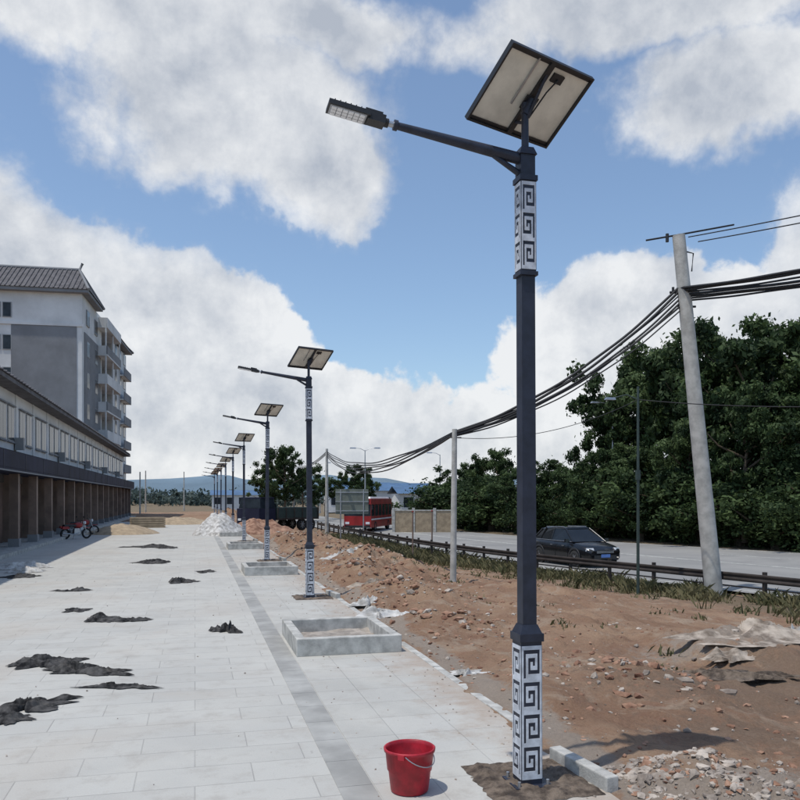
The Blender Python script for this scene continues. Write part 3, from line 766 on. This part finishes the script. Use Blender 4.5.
# ------------------------------------------------------------ wheels
def wheel(b,c,r,w,ax='x',rim='alu'):
    X=Matrix.Translation(c)@(Matrix.Rotation(math.pi/2,4,'Y') if ax=='x' else Matrix.Rotation(math.pi/2,4,'X'))
    b.lathe([(r*.62,-w/2),(r*.93,-w/2),(r,-w*.3),(r,w*.3),(r*.93,w/2),(r*.62,w/2)],28,'rubber',X)
    b.lathe([(r*.62,-w*.46),(r*.55,-w*.3),(0,-w*.32)],28,'black',X); b.lathe([(0,w*.32),(r*.55,w*.3),(r*.62,w*.46)],28,'black',X)
    for s_ in(-1,1):
        for q in range(7):
            Y=X@Matrix.Rotation(q*2*math.pi/7,4,'Z'); b.box((r*.31,0,s_*w*.36),(r*.56,r*.13,w*.1),rim,Y)
        b.tube([X@Vector((0,0,s_*w*.3)),X@Vector((0,0,s_*w*.44))],r*.14,10,rim)
# ------------------------------------------------------------ car (front = +Y local)
def build_car():
    b=MB()
    st=[(-2.28,.74,.42,.62,.90),(-2.20,.84,.32,.70,1.0),(-1.9,.90,.27,.75,1.06),(-1.35,.925,.25,.76,1.06),(-.6,.925,.24,.76,1.05),(.2,.925,.24,.75,1.03),(.9,.925,.24,.74,1.02),(1.4,.92,.25,.73,.98),(1.85,.89,.27,.70,.90),(2.15,.82,.30,.66,.80),(2.27,.70,.38,.58,.70)]
    v=[];f=[]
    for y,hw,zb,zm,zt in st:
        ring=[(-hw*.9,zb),(-hw,zb+.12),(-hw,zm),(-hw*.96,zt-.05),(-hw*.82,zt),(0,zt+.03),(hw*.82,zt),(hw*.96,zt-.05),(hw,zm),(hw,zb+.12),(hw*.9,zb)]
        v+=[(x,y,z) for x,z in ring]
    n=11
    for i in range(len(st)-1):
        for j in range(n): f.append((i*n+j,i*n+(j+1)%n,(i+1)*n+(j+1)%n,(i+1)*n+j))
    f.append(tuple(range(n))); f.append(tuple(reversed(range((len(st)-1)*n,len(st)*n))))
    b.add(v,f,'carpaint',True)
    zb=1.04; zr=1.56
    base=[(-.80,-2.05),(.80,-2.05),(.83,-.5),(.82,1.18),(-.82,1.18),(-.83,-.5)]
    roof=[(-.60,-1.55),(.60,-1.55),(.64,-.5),(.60,.30),(-.60,.30),(-.64,-.5)]
    v=[(x,y,zb) for x,y in base]+[(x,y,zr-.05*(i in(0,1))-.02*(i in(3,4))) for i,(x,y) in enumerate(roof)]
    b.add(v,[(0,1,7,6),(1,2,8,7),(2,3,9,8),(3,4,10,9),(4,5,11,10),(5,0,6,11)],'carglass')
    rv=[(x*1.03,y*1.02,zr-.05*(i in(0,1))) for i,(x,y) in enumerate(roof)]+[(x*.85,y*.9-.05,zr+.06-.05*(i in(0,1))) for i,(x,y) in enumerate(roof)]
    b.add(rv,[(i,(i+1)%6,6+(i+1)%6,6+i) for i in range(6)]+[(6,7,8,9,10,11),(5,4,3,2,1,0)],'carpaint',False)
    for i in range(6):
        b.tube([(base[i][0],base[i][1],zb-.03),(roof[i][0],roof[i][1],zr-.05*(i in(0,1)))],.05 if i not in(2,5) else .035,6,'carpaint')
    for s_ in(-1,1):
        b.tube([(s_*.80,-1.45,zb),(s_*.62,-1.2,zr)],.05,6,'carpaint')
        b.tube([(s_*.56,-1.3,zr+.05),(s_*.56,.1,zr+.08)],.02,6,'alu')
        b.tube([(s_*.835,-2.0,zb+.01),(s_*.85,1.1,zb+.0)],.013,5,'alu')
        for y in(-1.38,1.38):
            wheel(b,(s_*.83,y,.35),.35,.23)
            X=Matrix.Translation((s_*.925,y,.37))@Matrix.Rotation(math.pi/2,4,'Y'); b.lathe([(.36,-.01),(.43,-.01),(.45,.0),(.43,.012),(.36,.012)],28,'black',X)
        b.box((s_*1.0,.95,1.08),(.20,.12,.15),'carpaint',taper=.8)
        b.box((s_*.905,0,.30),(.06,2.,.10),'black')
        X=Matrix.Translation((s_*.64,2.08,.76))@Matrix.Rotation(-s_*.45,4,'Z'); b.box((0,.03,0),(.36,.14,.13),'headl',X,taper=.8)
        b.box((s_*.58,2.22,.45),(.16,.06,.08),'headl')
        b.box((s_*.8,-2.18,.86),(.16,.2,.2),'redpaint')
        for y in (.55,-.35): b.box((s_*.935,y,.86),(.02,.16,.03),'alu')
        b.tube([(s_*.932,.9,.35),(s_*.932,.9,.98)],.006,4,'black'); b.tube([(s_*.932,-.05,.35),(s_*.932,-.05,1.0)],.006,4,'black')
    b.box((0,2.20,.66),(.80,.12,.16),'black'); b.box((0,2.265,.69),(.84,.02,.02),'alu'); b.box((0,2.265,.63),(.84,.02,.02),'alu')
    b.box((0,2.25,.44),(1.1,.08,.16),'black'); b.box((0,2.30,.50),(.44,.015,.13),'plate')
    return b
car=build_car()
car.obj('car',(16.15,32.2,-.695),math.pi+.13)
# ------------------------------------------------------------ bus
b=MB()
b.bx(-1.2,1.2,-4.2,4.2,.35,1.35,'redpaint'); b.bx(-1.18,1.18,-4.18,4.18,1.352,2.35,'glass'); b.bx(-1.2,1.2,-4.2,4.2,2.352,2.85,'redpaint'); b.box((0,0,2.93),(2.1,7.8,.16),'plaster',taper=.93)
for s_ in(-1,1):
    for q in range(7): b.bx(s_*1.17,s_*1.2,-4.2+q*1.38,-4.1+q*1.38,1.352,2.352,'redpaint')
    b.bx(s_*1.2,s_*1.215,-4.1,4.1,1.0,1.12,'plaster')
    for y in(-2.6,2.7): wheel(b,(s_*1.08,y,.45),.45,.28)
    b.box((s_*.9,-4.22,.75),(.35,.06,.2),'headl')
    b.box((s_*1.3,-4.3,2.1),(.12,.1,.35),'black')
b.bx(-1.0,1.0,-4.23,-4.2,2.45,2.75,'black'); b.bx(-1.1,1.1,-4.24,-4.2,.35,.55,'black')
b.obj('bus',(15.3,71,-.7),-.45,bevel=.05)
# ------------------------------------------------------------ truck (dark)
b=MB()
b.bx(-1.1,1.1,1.6,3.3,.6,1.7,'fascia'); b.box((0,2.35,2.05),(2.1,1.6,.68),'glass',taper=.9); b.bx(-1.0,1.0,1.65,3.0,2.392,2.5,'fascia')
b.bx(-1.15,1.15,-3.2,1.5,.85,.98,'rail')
for s_ in(-1,1): b.bx(s_*1.10,s_*1.16,-3.2,1.5,.982,1.75,'greenp')
for s_ in(-1,1):
    for q in range(6): b.bx(s_*1.16,s_*1.2,-3.1+q*.9,-3.0+q*.9,.9,1.75,'rail')
b.bx(-1.095,1.095,-3.2,-3.14,.982,1.75,'greenp'); b.bx(-1.095,1.095,1.44,1.5,.982,2.1,'greenp')
for s_ in(-1,1):
    for y in(2.4,-1.4,-2.4): wheel(b,(s_*.95,y,.46),.46,.28)
    b.box((s_*.8,3.32,.9),(.3,.05,.16),'headl')
b.obj('truck',(6.1,60,-.25),2.3,bevel=.03)
# ------------------------------------------------------------ motorcycles
def moto(p,rz):
    b=MB()
    for y in(-.62,.62):
        X=Matrix.Translation((0,y,.29))@Matrix.Rotation(math.pi/2,4,'Y')
        b.lathe([(.20,-.035),(.27,-.045),(.29,0),(.27,.045),(.20,.035),(.20,-.035)],24,'rubber',X)
        for q in range(5):
            Y=X@Matrix.Rotation(q*1.2566,4,'Z'); b.box((.1,0,0),(.2,.02,.02),'alu',Y)
    for s_ in(-.07,.07): b.tube([(s_,.62,.29),(s_,.38,.86),(s_,.36,.95)],.02,8,'alu')
    b.tube([(-.33,.22,1.0),(-.2,.33,.98),(.2,.33,.98),(.33,.22,1.0)],.016,8,'black')
    b.lathe([(0,-.26),(.10,-.22),(.15,-.05),(.16,.08),(.12,.2),(0,.25)],16,'redpaint',Matrix.Translation((0,.12,.74))@Matrix.Rotation(-math.pi/2,4,'X'))
    b.box((0,-.38,.74),(.24,.72,.10),'black',taper=.85); b.box((0,-.62,.62),(.2,.4,.14),'redpaint',taper=.8); b.box((0,.02,.42),(.22,.36,.30),'alu',taper=.8)
    b.tube([(0,.34,.8),(0,.1,.3),(0,-.3,.3),(0,-.4,.66),(0,.25,.74)],.022,8,'black'); b.tube([(.12,.15,.35),(.13,-.2,.26),(.14,-.85,.34)],[.02,.03,.04],8,'alu')
    b.tube([(.05,-.62,.29),(.05,-.2,.34)],.02,6,'black'); b.tube([(-.05,-.62,.29),(-.05,-.2,.34)],.02,6,'black')
    b.lathe([(0,-.05),(.09,0),(.09,.06),(0,.09)],12,'headl',Matrix.Translation((0,.48,.86))@Matrix.Rotation(-math.pi/2,4,'X'))
    b.box((0,.64,.60),(.10,.34,.03),'redpaint'); b.tube([(0,-.1,.3),(-.22,-.05,.0)],.012,6,'alu'); b.box((0,-.88,.66),(.14,.05,.1),'redpaint')
    for s_ in(-1,1): b.tube([(s_*.28,.25,1.),(s_*.34,.24,1.15)],.006,5,'black'); b.box((s_*.35,.24,1.18),(.11,.015,.07),'black')
    b.obj('motorcycle',p,rz)
p=gp(76,539); moto(p,-.9); p=gp(83,535); moto(p,-1.4)
b=MB()
for i in range(5): b.bx(-1.2,1.2,-.5,.5,i*.16,i*.16+.13,'sand'); 
b.obj('board_stack',(-3.4,62,0),.2)
# ------------------------------------------------------------ camera
cam=bpy.data.cameras.new('camera'); co=bpy.data.objects.new('camera',cam); sc.collection.objects.link(co)
co.location=(0,0,EYE); co.rotation_euler=(math.radians(90),0,-YAW); cam.sensor_width=36; cam.lens=36; cam.shift_y=98/800; cam.clip_end=9000; cam.clip_start=.1
sc.camera=co
# ------------------------------------------------------------ light + sky
SAZ=math.radians(-112); SEL=math.radians(70)
S=Vector((math.sin(SAZ)*math.cos(SEL),math.cos(SAZ)*math.cos(SEL),math.sin(SEL)))
sl_=bpy.data.lights.new('sun','SUN'); sl_.energy=3.0; sl_.angle=math.radians(.6); sl_.color=(1,.955,.88)
so=bpy.data.objects.new('sun',sl_); sc.collection.objects.link(so); so.rotation_euler=S.to_track_quat('Z','Y').to_euler(); so.location=(0,0,50)
w=bpy.data.worlds.new('World'); sc.world=w; w.use_nodes=True; N=w.node_tree.nodes; L=w.node_tree.links
bg=N['Background']; bg.inputs['Strength'].default_value=.12
sky=N.new('ShaderNodeTexSky'); sky.sky_type='NISHITA'; sky.sun_disc=False; sky.sun_elevation=SEL; sky.sun_rotation=SAZ; sky.air_density=1.; sky.dust_density=1.
tc=N.new('ShaderNodeTexCoord'); dirn=tc.outputs['Generated']
sp=N.new('ShaderNodeSeparateXYZ'); L.new(dirn,sp.inputs[0])
azn=math_n(N,L,'ARCTAN2',sp.outputs[0],sp.outputs[1]); eln=math_n(N,L,'ARCSINE',sp.outputs[2])
cb=N.new('ShaderNodeCombineXYZ'); L.new(azn,cb.inputs[0]); L.new(eln,cb.inputs[1])
n1=noise_n(N,L,dirn,5.5,5,.6)
def vm(op,a,b_):
    n=N.new('ShaderNodeVectorMath'); n.operation=op
    for i,s_ in enumerate((a,b_)):
        if s_ is None: continue
        if isinstance(s_,tuple): n.inputs[i].default_value=s_
        else: L.new(s_,n.inputs[i])
    return n
off=vm('MULTIPLY',vm('SUBTRACT',n1.outputs['Color'],(.5,.5,.5)).outputs[0],(.20,.16,0)).outputs[0]
P=vm('ADD',cb.outputs[0],off).outputs[0]
def azel(u,v):
    k=(u-400)/800.; e=(498-v)/800.; return YAW+math.atan(k), math.atan(e/math.sqrt(1+k*k))
BL=[(20,335,150,135,1.7),(130,375,125,120,1.6),(235,405,120,112,1.5),(340,440,115,85,1.4),(430,465,130,65,1.2),(640,345,140,85,1.4),(760,335,115,75,1.3),(560,450,200,75,1.2),
    (230,100,160,90,1.3),(330,155,80,65,1.1),(130,20,190,40,1.),(300,15,140,36,1.),(745,85,130,50,1.2),(650,12,190,34,1.),(400,540,900,90,1.3),(-150,300,120,200,1),(950,250,150,120,1.)]
dens=None
for (u,v,ru,rv,wt) in BL:
    a0,e0=azel(u,v); 
    q=vm('DIVIDE',vm('SUBTRACT',P,(a0,e0,0)).outputs[0],(ru/800.,rv/800.,1)).outputs[0]
    ln=vm('LENGTH',q,None).outputs['Value']
    t=math_n(N,L,'MULTIPLY',math_n(N,L,'SUBTRACT',1.,ln),wt)
    dens=math_n(N,L,'MAXIMUM',dens if dens is not None else -.38,t)
n2=noise_n(N,L,dirn,9,9,.62,.1)
dens=math_n(N,L,'ADD',dens,math_n(N,L,'MULTIPLY',math_n(N,L,'SUBTRACT',n2.outputs[0],.5),1.25))
soft=ramp(N,L,eln,.22,.40)
a1=ramp(N,L,dens,-.04,.12); a2=ramp(N,L,dens,-.15,.42)
alpha=math_n(N,L,'ADD',math_n(N,L,'MULTIPLY',a1,math_n(N,L,'SUBTRACT',1.,soft)),math_n(N,L,'MULTIPLY',a2,soft))
mp=vm('ADD',dirn,(.012,-.008,.035)).outputs[0]
n3=noise_n(N,L,mp,9,6,.62,.1)
n4=noise_n(N,L,dirn,3.2,3,.55)
relief=math_n(N,L,'SUBTRACT',n2.outputs[0],n3.outputs[0])
sh=math_n(N,L,'ADD',math_n(N,L,'MULTIPLY',relief,2.2),math_n(N,L,'ADD',.86,math_n(N,L,'MULTIPLY',math_n(N,L,'SUBTRACT',n4.outputs[0],.5),1.6)))
sh=math_n(N,L,'SUBTRACT',sh,math_n(N,L,'MULTIPLY',soft,.30))
edge=ramp(N,L,dens,.05,.9)
sh=math_n(N,L,'SUBTRACT',sh,math_n(N,L,'MULTIPLY',edge,.22))
shc=math_n(N,L,'ADD',sh,0.,True)
cc=mixc(N,L,shc,(3.8,4.15,4.75),(7.3,7.4,7.5))
skyc=mixc(N,L,1.,sky.outputs[0],(1.12,1.22,1.28),'MULTIPLY')
skyc=mixc(N,L,.06,skyc,(4.6,5.2,6.2))
L.new(mixc(N,L,math_n(N,L,'MULTIPLY',alpha,.95),skyc,cc),bg.inputs['Color'])
sc.view_settings.view_transform='Standard'; sc.view_settings.look='None'; sc.view_settings.exposure=0
